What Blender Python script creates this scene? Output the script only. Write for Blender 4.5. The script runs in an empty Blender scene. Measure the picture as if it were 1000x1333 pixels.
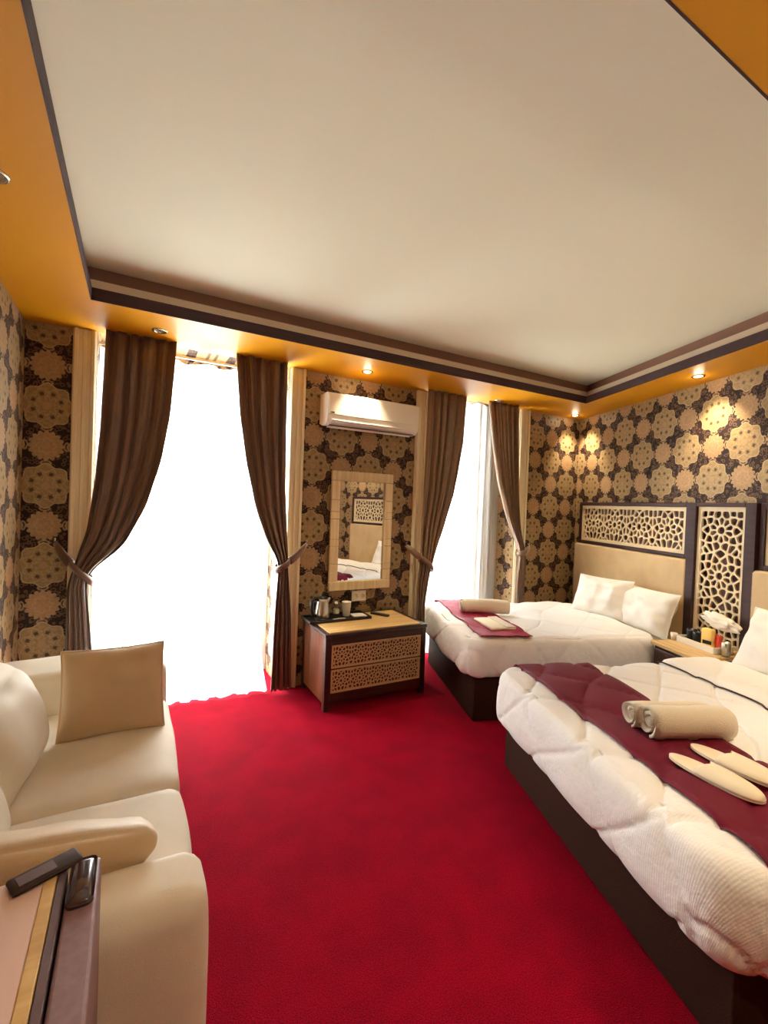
import bpy, bmesh, math, random
from mathutils import Vector, Matrix, noise
PI = math.pi
R = math.radians
sc = bpy.context.scene
col = sc.collection

# ------------------------------------------------------------------ camera
# room axes: x runs along the window wall, y into the window wall, z up; metres
HEAD, PITCH, ROLL = R(28.694), R(-1.04), R(2.167)
fw = Vector((math.sin(HEAD)*math.cos(PITCH), math.cos(HEAD)*math.cos(PITCH), math.sin(PITCH)))
rt0 = Vector((math.cos(HEAD), -math.sin(HEAD), 0))
up0 = rt0.cross(fw)
rt = math.cos(ROLL)*rt0 + math.sin(ROLL)*up0
up = -math.sin(ROLL)*rt0 + math.cos(ROLL)*up0
cam_data = bpy.data.cameras.new('camera')
cam = bpy.data.objects.new('camera', cam_data)
col.objects.link(cam)
cam.matrix_world = Matrix(((rt.x, up.x, -fw.x, 0), (rt.y, up.y, -fw.y, 0), (rt.z, up.z, -fw.z, 1.5), (0, 0, 0, 1)))
cam_data.sensor_fit = 'VERTICAL'
cam_data.sensor_height = 36
cam_data.lens = 590.9/1333*36
cam_data.clip_start = 0.02
sc.camera = cam

# ------------------------------------------------------------------ world, daylight, exposure
world = bpy.data.worlds.new('world')
sc.world = world
world.use_nodes = True
bg = world.node_tree.nodes['Background']
bg.inputs[0].default_value = (0.97, 0.985, 1.0, 1)
bg.inputs[1].default_value = 30.0
sc.view_settings.view_transform = 'Standard'
sc.view_settings.look = 'None'
sc.view_settings.gamma = 1
sc.view_settings.use_curve_mapping = False
sc.view_settings.exposure = 0.8
sc.cycles.use_denoising = True
sc.cycles.max_bounces = 10
sc.cycles.diffuse_bounces = 6
sc.cycles.transparent_max_bounces = 16
sc.cycles.sample_clamp_indirect = 6
sc.cycles.caustics_reflective = False
sc.cycles.caustics_refractive = False

def portal(x, z, y, w, h):
    l = bpy.data.lights.new('daylight_portal', 'AREA')
    l.shape = 'RECTANGLE'; l.size = w; l.size_y = h
    l.cycles.is_portal = True
    o = bpy.data.objects.new('daylight_portal', l); col.objects.link(o)
    o.location = (x, y, z); o.rotation_euler = (-PI/2, 0, 0)
portal(0.40, 1.25, 4.12, 1.30, 2.5)
portal(2.92, 1.45, 3.95, 1.16, 2.2)

DOWN_WATTS = 42.0
FILL_LAMP = 9.0
DOWN_COL = (1.0, 0.84, 0.58)

# ------------------------------------------------------------------ helpers
def lin(c):
    out = []
    for v in c:
        v /= 255
        out.append(v/12.92 if v <= .04045 else ((v+.055)/1.055)**2.4)
    return (*out, 1)

def tag(o, label=None, cat=None, group=None, kind=None):
    if label: o['label'] = label
    if cat: o['category'] = cat
    if group: o['group'] = group
    if kind: o['kind'] = kind
    return o

def thing(name, label, cat, loc=(0, 0, 0), rz=0, group=None):
    o = bpy.data.objects.new(name, None); col.objects.link(o)
    o.location = loc; o.rotation_euler = (0, 0, rz)
    o.empty_display_size = .05
    return tag(o, label, cat, group)

def link(name, me, mat, parent=None):
    o = bpy.data.objects.new(name, me); col.objects.link(o)
    if mat and not me.materials: me.materials.append(mat)
    if parent: o.parent = parent
    return o

def obj(name, bm, mat, parent=None, smooth=False):
    me = bpy.data.meshes.new(name)
    bmesh.ops.recalc_face_normals(bm, faces=bm.faces)
    if smooth:
        for f in bm.faces: f.smooth = True
    bm.to_mesh(me); bm.free()
    return link(name, me, mat, parent)

def pyobj(name, verts, faces, mat, parent=None, smooth=True, uvs=None):
    me = bpy.data.meshes.new(name)
    me.from_pydata(verts, [], faces)
    if uvs:
        l = me.uv_layers.new(name='UVMap')
        for lp in me.loops: l.data[lp.index].uv = uvs[lp.vertex_index]
    if smooth: me.polygons.foreach_set('use_smooth', [True]*len(me.polygons))
    me.update()
    return link(name, me, mat, parent)

def merge(bm, tb, M=None):
    if M is not None: bmesh.ops.transform(tb, matrix=M, verts=tb.verts)
    me = bpy.data.meshes.new('t'); tb.to_mesh(me); tb.free()
    bm.from_mesh(me); bpy.data.meshes.remove(me)

def box(bm, lo, hi, bev=0, seg=1, M=None):
    tb = bmesh.new()
    bmesh.ops.create_cube(tb, size=1)
    s = [hi[i]-lo[i] for i in range(3)]; c = [(hi[i]+lo[i])/2 for i in range(3)]
    for v in tb.verts: v.co = Vector([v.co[i]*s[i]+c[i] for i in range(3)])
    if bev: bmesh.ops.bevel(tb, geom=tb.edges[:], offset=bev, segments=seg, profile=.5, affect='EDGES')
    merge(bm, tb, M)

def bx(name, lo, hi, mat, parent=None, bev=0, seg=1, smooth=False):
    bm = bmesh.new(); box(bm, lo, hi, bev, seg)
    return obj(name, bm, mat, parent, smooth)

def lathe(bm, prof, n=24, c=(0, 0, 0)):
    rows = []
    for r, z in prof:
        if r < 1e-5: rows.append([bm.verts.new((c[0], c[1], c[2]+z))])
        else: rows.append([bm.verts.new((c[0]+r*math.cos(2*PI*k/n), c[1]+r*math.sin(2*PI*k/n), c[2]+z)) for k in range(n)])
    for a, b in zip(rows, rows[1:]):
        for k in range(n):
            k2 = (k+1) % n
            f = [a[0]] if len(a) == 1 else [a[k], a[k2]]
            f += [b[0]] if len(b) == 1 else [b[k2], b[k]]
            if len(f) > 2: bm.faces.new(f)

def tube(bm, pts, rad, n=10, flat=1.0):
    pts = [Vector(p) for p in pts]
    rad = rad if isinstance(rad, (list, tuple)) else [rad]*len(pts)
    rows = []
    nrm = None
    for i, p in enumerate(pts):
        t = (pts[min(i+1, len(pts)-1)]-pts[max(i-1, 0)]).normalized()
        if nrm is None:
            nrm = Vector((0, 0, 1)) if abs(t.z) < .9 else Vector((1, 0, 0))
        nrm = (nrm-t*nrm.dot(t)).normalized()
        b = t.cross(nrm)
        rows.append([bm.verts.new(p+nrm*rad[i]*math.cos(2*PI*k/n)+b*rad[i]*flat*math.sin(2*PI*k/n)) for k in range(n)])
    for a, b in zip(rows, rows[1:]):
        for k in range(n): bm.faces.new((a[k], a[(k+1) % n], b[(k+1) % n], b[k]))
    bm.faces.new(rows[0][::-1]); bm.faces.new(rows[-1])

def prism(bm, poly, z0, z1):
    a = [bm.verts.new((x, y, z0)) for x, y in poly]; b = [bm.verts.new((x, y, z1)) for x, y in poly]
    n = len(poly)
    bm.faces.new(a[::-1]); bm.faces.new(b)
    for i in range(n): bm.faces.new((a[i], a[(i+1) % n], b[(i+1) % n], b[i]))

def interp(tab, x):
    if x <= tab[0][0]: return tab[0][1]
    for (x0, y0), (x1, y1) in zip(tab, tab[1:]):
        if x <= x1:
            t = (x-x0)/(x1-x0)
            return y0+(y1-y0)*t
    return tab[-1][1]

def smoothtab(tab, x, w=.06):
    return sum(interp(tab, x+w*k) for k in (-1, -.5, 0, .5, 1))/5

# ------------------------------------------------------------------ node materials
class E:
    """a node socket with arithmetic"""
    def __init__(s, nt, sock): s.nt, s.s = nt, sock
    def op(s, o, *a):
        n = s.nt.nodes.new('ShaderNodeMath'); n.operation = o
        for i, v in enumerate((s,)+a):
            if isinstance(v, E): s.nt.links.new(v.s, n.inputs[i])
            else: n.inputs[i].default_value = v
        return E(s.nt, n.outputs[0])
    def __add__(s, o): return s.op('ADD', o)
    def __sub__(s, o): return s.op('SUBTRACT', o)
    def __mul__(s, o): return s.op('MULTIPLY', o)
    def __truediv__(s, o): return s.op('DIVIDE', o)
    def lt(s, o): return s.op('LESS_THAN', o)
    def gt(s, o): return s.op('GREATER_THAN', o)
    def cos(s): return s.op('COSINE')
    def abs(s): return s.op('ABSOLUTE')
    def max(s, o): return s.op('MAXIMUM', o)
    def min(s, o): return s.op('MINIMUM', o)
    def fl(s): return s.op('FLOOR')
    def sqrt(s): return s.op('SQRT')
    def at2(s, o): return s.op('ARCTAN2', o)
    def inv(s): return s.op('MULTIPLY_ADD', -1.0, 1.0)
    def step(s, a, b):
        n = s.nt.nodes.new('ShaderNodeMapRange'); n.interpolation_type = 'SMOOTHSTEP'
        s.nt.links.new(s.s, n.inputs[0])
        n.inputs[1].default_value = a; n.inputs[2].default_value = b
        return E(s.nt, n.outputs[0])

def mat(name, color=(200, 200, 200), rough=.6, metal=0, sheen=0, spec=.5, noise_amt=0, noise_scale=20, bump=0, bump_scale=200, coat=0):
    m = bpy.data.materials.new(name); m.use_nodes = True
    nt = m.node_tree; b = nt.nodes['Principled BSDF']
    c = lin(color)
    b.inputs['Base Color'].default_value = c
    b.inputs['Roughness'].default_value = rough
    b.inputs['Metallic'].default_value = metal
    b.inputs['Specular IOR Level'].default_value = spec
    b.inputs['Sheen Weight'].default_value = sheen
    b.inputs['Coat Weight'].default_value = coat
    tc = nt.nodes.new('ShaderNodeTexCoord')
    if noise_amt:
        n = nt.nodes.new('ShaderNodeTexNoise'); n.inputs['Scale'].default_value = noise_scale; n.inputs['Detail'].default_value = 5
        nt.links.new(tc.outputs['Object'], n.inputs['Vector'])
        mx = nt.nodes.new('ShaderNodeMix'); mx.data_type = 'RGBA'
        mx.inputs['A'].default_value = [v*(1-noise_amt) for v in c[:3]]+[1]
        mx.inputs['B'].default_value = [min(1, v*(1+noise_amt)) for v in c[:3]]+[1]
        rr = E(nt, n.outputs['Fac']).step(.3, .7)
        nt.links.new(rr.s, mx.inputs['Factor']); nt.links.new(mx.outputs['Result'], b.inputs['Base Color'])
    if bump:
        n = nt.nodes.new('ShaderNodeTexNoise'); n.inputs['Scale'].default_value = bump_scale; n.inputs['Detail'].default_value = 3
        nt.links.new(tc.outputs['Object'], n.inputs['Vector'])
        bp = nt.nodes.new('ShaderNodeBump'); bp.inputs['Strength'].default_value = bump; bp.inputs['Distance'].default_value = .004
        nt.links.new(n.outputs['Fac'], bp.inputs['Height']); nt.links.new(bp.outputs['Normal'], b.inputs['Normal'])
    return m

def wood(name, c1, c2, rough=.45, axis=0, scale=3):
    m = mat(name, c1, rough); nt = m.node_tree; b = nt.nodes['Principled BSDF']
    tc = nt.nodes.new('ShaderNodeTexCoord'); mp = nt.nodes.new('ShaderNodeMapping')
    s = [40, 40, 40]; s[axis] = 2.5
    mp.inputs['Scale'].default_value = [v*scale/3 for v in s]
    n = nt.nodes.new('ShaderNodeTexNoise'); n.inputs['Scale'].default_value = 1; n.inputs['Detail'].default_value = 6
    nt.links.new(tc.outputs['Object'], mp.inputs[0]); nt.links.new(mp.outputs[0], n.inputs['Vector'])
    mx = nt.nodes.new('ShaderNodeMix'); mx.data_type = 'RGBA'
    mx.inputs['A'].default_value = lin(c1); mx.inputs['B'].default_value = lin(c2)
    nt.links.new(E(nt, n.outputs['Fac']).step(.35, .65).s, mx.inputs['Factor'])
    nt.links.new(mx.outputs['Result'], b.inputs['Base Color'])
    return m

def emit(name, color, strength):
    m = bpy.data.materials.new(name); m.use_nodes = True
    nt = m.node_tree; nt.nodes.clear()
    e = nt.nodes.new('ShaderNodeEmission'); e.inputs[0].default_value = (*color, 1); e.inputs[1].default_value = strength
    o = nt.nodes.new('ShaderNodeOutputMaterial'); nt.links.new(e.outputs[0], o.inputs[0])
    return m

def wallpaper(name, plane='x', a=.25, ou=0.0, ov=0.0):
    """damask of big and small medallions alternating on a dark ground"""
    m = mat(name, (120, 95, 80), .5, spec=.22); nt = m.node_tree; b = nt.nodes['Principled BSDF']
    tc = nt.nodes.new('ShaderNodeTexCoord'); sp = nt.nodes.new('ShaderNodeSeparateXYZ')
    nt.links.new(tc.outputs['Object'], sp.inputs[0])
    u = E(nt, sp.outputs['X' if plane == 'x' else 'Y'])+ou
    v = E(nt, sp.outputs['Z'])+ov
    p = (u+v)*(1/(2*a)); q = (u-v)*(1/(2*a))
    def local(off):
        pf = p+off; qf = q+off
        pi = (pf+.5).fl(); qi = (qf+.5).fl()
        dp = pf-pi; dq = qf-qi
        du = (dp+dq)*a; dv = (dp-dq)*a
        return (du*du+dv*dv).sqrt(), dv.at2(du), du, dv
    rB, tB, duB, dvB = local(0.0)
    rS, tS, duS, dvS = local(.5)
    nz = nt.nodes.new('ShaderNodeTexNoise'); nz.inputs['Scale'].default_value = 55; nz.inputs['Detail'].default_value = 2
    nt.links.new(tc.outputs['Object'], nz.inputs['Vector'])
    wob = (E(nt, nz.outputs['Fac'])-.5)*.035
    # big medallion, eight petals
    RB = (tB*8).cos()*.010+.134
    big = (rB+wob*.5-RB).step(.003, -.003)
    outline = ((rB-RB+.004).abs()-.003).step(.002, -.002)
    petal = (tB*8).cos()
    holes = ((rB-.076).abs()-.011).step(.005, -.005)*((petal*-1.0-.30).step(0, .25))
    ring = ((rB-.050-petal*.012).abs()-.003).step(.002, -.002)
    ring2 = ((rB-.096+petal*.014).abs()-.003).step(.002, -.002)
    core = (rB-.022).step(.003, -.003)
    # small flower, eight points
    RS = (tS*8).cos().abs()*.016+.074
    small = (rS+wob*.5-RS).step(.003, -.003)
    sring = ((rS-.046-(tS*8).cos()*.006).abs()-.0025).step(.002, -.002)
    soutl = ((rS-RS-.002).abs()-.0035).step(.002, -.002)
    # small links between the medallions, and blotchy leaves on the ground
    def link_at(x, y):
        ex = (x.abs()-.108)*1.5; ey = y*.8
        return (((ex*ex+ey*ey).sqrt()-.020).abs()-.0045).step(.003, -.003)
    links = link_at(duS, dvS).max(link_at(dvS, duS))
    vor = nt.nodes.new('ShaderNodeTexVoronoi'); vor.inputs['Scale'].default_value = 38
    nt.links.new(tc.outputs['Object'], vor.inputs['Vector'])
    leaf = ((E(nt, vor.outputs['Distance'])-.40).abs()-.10).step(.05, -.05)
    blot = E(nt, nz.outputs['Fac']).step(.40, .62)
    def mixc(f, A, B):
        mx = nt.nodes.new('ShaderNodeMix'); mx.data_type = 'RGBA'
        nt.links.new(f.s, mx.inputs['Factor'])
        for k, c in (('A', A), ('B', B)):
            if isinstance(c, tuple): mx.inputs[k].default_value = lin(c)
            else: nt.links.new(c, mx.inputs[k])
        return mx.outputs['Result']
    dark, tan, pale, rose = (38, 22, 20), (152, 126, 88), (180, 154, 112), (162, 128, 92)
    c = mixc(leaf*.75, dark, (108, 80, 56))
    c = mixc(links, c, (150, 124, 96))
    c = mixc(big, c, tan)
    c = mixc(blot*big*.30, c, (86, 64, 50))
    c = mixc(ring.max(ring2)*big*.5, c, pale)
    c = mixc(holes*big*.8, c, dark)
    c = mixc(core*.8, c, rose)
    c = mixc(outline*.7, c, pale)
    c = mixc(small, c, rose)
    c = mixc(blot*small*.22, c, (110, 78, 58))
    c = mixc(sring*small*.6, c, pale)
    c = mixc(soutl*.6, c, pale)
    nt.links.new(c, b.inputs['Base Color'])
    rg = (big.max(small)*-.18+.62)
    nt.links.new(rg.s, b.inputs['Roughness'])
    bp = nt.nodes.new('ShaderNodeBump'); bp.inputs['Strength'].default_value = .25; bp.inputs['Distance'].default_value = .002
    nt.links.new(big.max(small).s, bp.inputs['Height']); nt.links.new(bp.outputs['Normal'], b.inputs['Normal'])
    return m

def carpet_mat():
    m = mat('red_carpet', (186, 4, 32), .95, sheen=.04, spec=.05); nt = m.node_tree; b = nt.nodes['Principled BSDF']
    tc = nt.nodes.new('ShaderNodeTexCoord')
    n = nt.nodes.new('ShaderNodeTexNoise'); n.inputs['Scale'].default_value = 260; n.inputs['Detail'].default_value = 3
    n2 = nt.nodes.new('ShaderNodeTexNoise'); n2.inputs['Scale'].default_value = 5; n2.inputs['Detail'].default_value = 4
    for k in (n, n2): nt.links.new(tc.outputs['Object'], k.inputs['Vector'])
    f = E(nt, n.outputs['Fac']).step(.3, .7)*.8+E(nt, n2.outputs['Fac']).step(.3, .7)*.2
    mx = nt.nodes.new('ShaderNodeMix'); mx.data_type = 'RGBA'
    mx.inputs['A'].default_value = lin((92, 0, 17)); mx.inputs['B'].default_value = lin((166, 0, 34))
    nt.links.new(f.s, mx.inputs['Factor']); nt.links.new(mx.outputs['Result'], b.inputs['Base Color'])
    b.inputs['Sheen Tint'].default_value = (1, .2, .25, 1)
    bp = nt.nodes.new('ShaderNodeBump'); bp.inputs['Strength'].default_value = .8; bp.inputs['Distance'].default_value = .008
    nt.links.new(n.outputs['Fac'], bp.inputs['Height']); nt.links.new(bp.outputs['Normal'], b.inputs['Normal'])
    return m

def sheer_mat():
    m = bpy.data.materials.new('sheer_voile'); m.use_nodes = True
    nt = m.node_tree; nt.nodes.clear()
    d = nt.nodes.new('ShaderNodeBsdfDiffuse'); d.inputs[0].default_value = (.9, .89, .86, 1)
    t = nt.nodes.new('ShaderNodeBsdfTranslucent'); t.inputs[0].default_value = (.93, .93, .9, 1)
    tr = nt.nodes.new('ShaderNodeBsdfTransparent'); tr.inputs[0].default_value = (.97, .97, .96, 1)
    a = nt.nodes.new('ShaderNodeMixShader'); a.inputs[0].default_value = .68
    c = nt.nodes.new('ShaderNodeMixShader'); c.inputs[0].default_value = .16
    o = nt.nodes.new('ShaderNodeOutputMaterial')
    nt.links.new(d.outputs[0], a.inputs[1]); nt.links.new(t.outputs[0], a.inputs[2])
    nt.links.new(a.outputs[0], c.inputs[1]); nt.links.new(tr.outputs[0], c.inputs[2])
    nt.links.new(c.outputs[0], o.inputs[0])
    return m

def glass_mat(name='window_glass'):
    m = bpy.data.materials.new(name); m.use_nodes = True
    nt = m.node_tree; nt.nodes.clear()
    g = nt.nodes.new('ShaderNodeBsdfGlossy'); g.inputs['Roughness'].default_value = .02
    tr = nt.nodes.new('ShaderNodeBsdfTransparent'); tr.inputs[0].default_value = (.95, .97, .96, 1)
    c = nt.nodes.new('ShaderNodeMixShader'); c.inputs[0].default_value = .08
    o = nt.nodes.new('ShaderNodeOutputMaterial')
    nt.links.new(tr.outputs[0], c.inputs[1]); nt.links.new(g.outputs[0], c.inputs[2]); nt.links.new(c.outputs[0], o.inputs[0])
    return m

def quilt_mat():
    m = mat('white_quilt', (244, 243, 242), .75, sheen=.05, spec=.2); nt = m.node_tree; b = nt.nodes['Principled BSDF']
    tc = nt.nodes.new('ShaderNodeTexCoord'); sp = nt.nodes.new('ShaderNodeSeparateXYZ')
    nt.links.new(tc.outputs['UV'], sp.inputs[0])
    st = (E(nt, sp.outputs['X'])*(2*PI/.0085)).cos()
    n = nt.nodes.new('ShaderNodeTexNoise'); n.inputs['Scale'].default_value = 14; n.inputs['Detail'].default_value = 4
    nt.links.new(tc.outputs['UV'], n.inputs['Vector'])
    h = st*.045+E(nt, n.outputs['Fac'])*2.6
    bp = nt.nodes.new('ShaderNodeBump'); bp.inputs['Strength'].default_value = .55; bp.inputs['Distance'].default_value = .005
    nt.links.new(h.s, bp.inputs['Height']); nt.links.new(bp.outputs['Normal'], b.inputs['Normal'])
    return m

M = dict(
    paper_back=wallpaper('damask_wallpaper_back', 'x', ou=0, ov=-.033),
    paper_side=wallpaper('damask_wallpaper_side', 'y', ou=-.017, ov=-.033),
    ceiling=mat('ceiling_paint', (230, 226, 204), .8, spec=.2),
    gold=mat('ochre_soffit_paint', (192, 128, 6), .45, spec=.3),
    dkpurple=wood('dark_stained_wood', (42, 15, 16), (58, 23, 23), .7),
    dkwood=wood('dark_brown_wood', (46, 24, 18), (66, 36, 26), .38),
    sidewood=wood('reddish_brown_wood', (96, 48, 20), (118, 64, 30), .4, axis=2),
    ltwood=wood('light_oak', (216, 182, 124), (196, 158, 100), .42),
    cove=mat('cove_paint', (206, 186, 160), .7),
    coveback=mat('cove_shade_brown', (128, 92, 74), .8),  # shade inside the cove, put into the colour as brown
    cream=mat('cream_trim_paint', (222, 208, 174), .5),
    carpet=carpet_mat(),
    drape=mat('brown_satin', (94, 64, 46), .36, sheen=.25, spec=.6, noise_amt=.10, noise_scale=30),
    drape2=mat('bronze_satin', (116, 86, 58), .36, sheen=.25, spec=.6, noise_amt=.10, noise_scale=30),
    sheer=sheer_mat(), glass=glass_mat(),
    whitepvc=mat('white_window_frame', (232, 232, 228), .4),
    lattice=mat('carved_cream_lattice', (222, 200, 160), .5),
    lattice2=mat('carved_tan_lattice', (212, 178, 130), .5),
    recess=mat('lattice_backing', (88, 56, 46), .7),
    uphol=mat('beige_upholstery', (194, 164, 120), .7, sheen=.2, bump=.2, bump_scale=300, noise_amt=.06, noise_scale=8),
    quilt=quilt_mat(),
    linen=mat('white_linen', (240, 236, 230), .75, sheen=.1, spec=.2, bump=.25, bump_scale=25),
    burg=mat('burgundy_satin', (104, 8, 36), .6, sheen=.03, spec=.2, bump=.15, bump_scale=200),
    raspberry=mat('raspberry_satin', (140, 8, 48), .6, sheen=.05, spec=.15, bump=.15, bump_scale=200),
    towel=mat('cream_terry', (244, 232, 210), .9, sheen=.3, spec=.1, bump=.9, bump_scale=350),
    bedbase=mat('dark_bed_base_cloth', (52, 30, 22), .9, spec=.1, bump=.3),
    sofa=mat('cream_velvet', (222, 213, 197), .62, sheen=.2, spec=.3, bump=.15, bump_scale=250, noise_amt=.05, noise_scale=6),
    tanpillow=mat('tan_satin_cushion', (200, 174, 136), .5, sheen=.4, spec=.4, bump=.1, bump_scale=250),
    acwhite=mat('white_plastic', (238, 232, 220), .3),
    black=mat('black_plastic', (18, 16, 16), .35),
    dullblack=mat('dull_dark_plastic', (62, 48, 44), .75, spec=.2),
    blackgloss=mat('dark_gloss_lacquer', (58, 40, 46), .18, coat=.5),
    deskside=mat('dark_mauve_laminate', (92, 66, 70), .5, noise_amt=.08, noise_scale=40),
    deskside2=mat('mauve_laminate', (128, 96, 100), .45, noise_amt=.10, noise_scale=60),
    desktop=mat('pale_pink_laminate', (222, 190, 182), .5),
    steel=mat('brushed_steel', (190, 184, 172), .28, metal=1),
    chrome=mat('chrome_ring', (200, 190, 170), .2, metal=1),
    paperwhite=mat('white_card', (240, 234, 222), .6),
    mirror=mat('mirror_silver', (240, 240, 240), .015, metal=1),
    mirrorframe=wood('whitewashed_wood', (222, 200, 160), (208, 182, 138), .5, axis=2),
    yellow=mat('yellow_packet', (250, 214, 120), .5),
    red=mat('red_packet', (214, 70, 50), .5),
    slip=mat('cream_slipper', (246, 234, 206), .8, sheen=.2),
    clear=glass_mat('clear_bottle_glass'),
)

# ------------------------------------------------------------------ the room
BW = 3.517                      # window wall plane
SOF = 2.541                     # underside of the dropped border
CEIL = 2.741
LX = -.62
FY = -1.0                       # wall behind the camera
RA = R(19.05)                   # the bed wall is skewed
RD = Vector((math.sin(RA), math.cos(RA), 0)); RN = Vector((math.cos(RA), -math.sin(RA), 0))
O = Vector((4.435, BW, 0))
RZ = -(PI/2+RA)                 # local x along the bed wall towards the camera, local y into the wall
def W(s, d, z=0): return O-RD*s-RN*d+Vector((0, 0, z))
s_end = (BW-FY)/RD.y
FR = W(s_end, 0)

def struct(name, bm, m, parent=None, smooth=False):
    o = obj(name, bm, m, parent, smooth)
    if not parent: tag(o, kind='structure')
    return o

bm = bmesh.new(); prism(bm, [(LX-.2, FY-.2), (FR.x+.3, FY-.2), (O.x+.3, BW+.6), (LX-.2, BW+.6)], -.1, 0)
struct('floor', bm, M['carpet'])
bm = bmesh.new(); prism(bm, [(LX-.2, FY-.2), (FR.x+.3, FY-.2), (O.x+.3, BW+.6), (LX-.2, BW+.6)], CEIL, CEIL+.1)
struct('ceiling', bm, M['ceiling'])

# window wall with two deep openings
D0, D1, W0, W1 = -.245, 1.04, 2.33, 3.49
REV = BW+.48
WSILL, WTOP, DTOP = 0.0, 2.60, 2.60
for nm, lo, hi in (('wall_back_left', (LX-.2, BW, 0), (D0, REV, CEIL)), ('wall_back_middle', (D1, BW, 0), (W0, REV, CEIL)), ('wall_back_right', (W1, BW, 0), (O.x+.3, REV, CEIL)),
                   ('wall_back_over_door', (D0, BW, DTOP), (D1, REV, CEIL)), ('wall_back_over_window', (W0, BW, WTOP), (W1, REV, CEIL))):
    bm = bmesh.new(); box(bm, lo, hi); struct(nm, bm, M['paper_back'])
# reveals and lintel boards carry the same paper, running into the depth
def reveal(n, lo, hi, m):
    bm = bmesh.new(); box(bm, lo, hi); struct(n, bm, m)
reveal('wall_reveal_left', (D0-.004, BW+.002, 0), (D0+.004, REV, DTOP), M['paper_side'])
reveal('wall_reveal_right', (D1-.004, BW+.002, 0), (D1+.004, REV, DTOP), M['paper_side'])
reveal('wall_window_reveal_left', (W0-.004, BW+.002, WSILL), (W0+.004, REV, WTOP), M['paper_side'])
reveal('wall_window_reveal_right', (W1-.004, BW+.002, WSILL), (W1+.004, REV, WTOP), M['paper_side'])
bm = bmesh.new(); box(bm, (3.17, BW+.27, 0), (W1-.004, REV, WTOP)); struct('wall_window_pier', bm, M['paper_back'])
bm = bmesh.new(); box(bm, (D0, REV-.06, 2.40), (D1, REV-.03, DTOP)); struct('wall_lintel', bm, M['paper_back'])

bm = bmesh.new(); box(bm, (LX-.2, FY-.2, 0), (LX, BW, CEIL)); struct('wall_left', bm, M['paper_side'])
bm = bmesh.new(); box(bm, (LX-.2, FY-.2, 0), (FR.x+.3, FY, CEIL)); struct('wall_front', bm, M['paper_back'])
bm = bmesh.new(); box(bm, (0, 0, 0), (s_end+.3, .2, CEIL))
o = struct('wall_right', bm, wallpaper('damask_wallpaper_right', 'x', ou=-.01, ov=-.033)); o.location = O; o.rotation_euler = (0, 0, RZ)

# dropped ochre border round the raised ceiling
TL, TB, TF = -.24, 2.945, .565
TR0 = Vector((3.79, TB)); k = (TB-TF)/RD.y
TR1 = TR0-Vector((RD.x, RD.y))*k
bm = bmesh.new()
oc = [(LX, FY), (FR.x, FY), (O.x, BW), (LX, BW)]
ic = [(TL, TF), (TR1.x, TF), (TR0.x, TB), (TL, TB)]
for i in range(4):
    j = (i+1) % 4
    prism(bm, [oc[i], oc[j], ic[j], ic[i]], SOF, SOF+.066)
struct('ceiling_soffit', bm, M['gold'])
# dark fascia flush with the opening, the cove mouldings stepping back above it
def inset(th):
    c = [Vector(p) for p in ic]; inn = []
    for i in range(4):
        a, b, d = c[i-1], c[i], c[(i+1) % 4]
        e1, e2 = (b-a).normalized(), (d-b).normalized()
        n1, n2 = Vector((-e1.y, e1.x)), Vector((-e2.y, e2.x))
        bis = (n1+n2).normalized()
        inn.append(b+bis*th/max(.3, bis.dot(n1)))
    return inn
def ringtrim(name, z0, z1, ta, tb, m):
    bm = bmesh.new(); A, B = inset(ta), inset(tb)
    for i in range(4):
        j = (i+1) % 4
        prism(bm, [tuple(A[i]), tuple(A[j]), tuple(B[j]), tuple(B[i])], z0, z1)
    struct(name, bm, m)
ringtrim('trim_1', SOF-.001, SOF+.0665, -.001, .004, M['dkpurple'])
ringtrim('trim_2', SOF+.0662, SOF+.118, -.06, -.022, M['cove'])
ringtrim('trim_3', SOF+.0662, CEIL-.001, -.14, -.062, M['coveback'])

# moulded cream casings beside both openings
def casing(name, x0, x1, right_panel=True):
    bm = bmesh.new()
    box(bm, (x0, BW-.022, 0), (x1, BW+.001, SOF), .004)
    w = x1-x0
    box(bm, (x0+.006, BW-.036, 0), (x0+w*.24, BW-.020, SOF), .006, 2)
    box(bm, (x1-w*.24, BW-.036, 0), (x1-.006, BW-.020, SOF), .006, 2)
    box(bm, (x0+w*.42, BW-.028, 0), (x0+w*.58, BW-.020, SOF), .003)
    struct(name, bm, M['cream'])
casing('trim_4', -.374, D0); casing('trim_5', D1, 1.165); casing('trim_6', 2.215, W0); casing('trim_7', W1, 3.63)

# balcony door: two glazed leaves under a transom light
def frame_bm(x0, x1, z0, z1, y, w, t=.06):
    bm = bmesh.new()
    box(bm, (x0, y, z0), (x0+w, y+t, z1), .005); box(bm, (x1-w, y, z0), (x1, y+t, z1), .005)
    box(bm, (x0+w, y, z0), (x1-w, y+t, z0+w), .005); box(bm, (x0+w, y, z1-w), (x1-w, y+t, z1), .005)
    return bm
YD = REV-.02
r = tag(thing('door_1', None, None), kind='structure')
obj('door_frame', frame_bm(D0, D1, 0, 2.42, YD, .05, .07), M['whitepvc'], r)
bx('transom_bar', (D0+.05, YD, 1.80), (D1-.05, YD+.07, 1.87), M['whitepvc'], r, .005)
xm = (D0+D1)/2
for x0, x1 in ((D0+.05, xm), (xm, D1-.05)):
    lf = obj('door_leaf', frame_bm(x0+.002, x1-.002, .01, 1.80, YD+.005, .07, .055), M['whitepvc'], r)
    bx('pane', (x0+.07, YD+.03, .08), (x1-.07, YD+.036, 1.73), M['glass'], lf)
bx('transom_pane', (D0+.05, YD+.03, 1.87), (D1-.05, YD+.036, 2.37), M['glass'], r)
r = tag(thing('window_1', None, None), kind='structure')
YW = REV-.10
WG = 3.17
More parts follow.
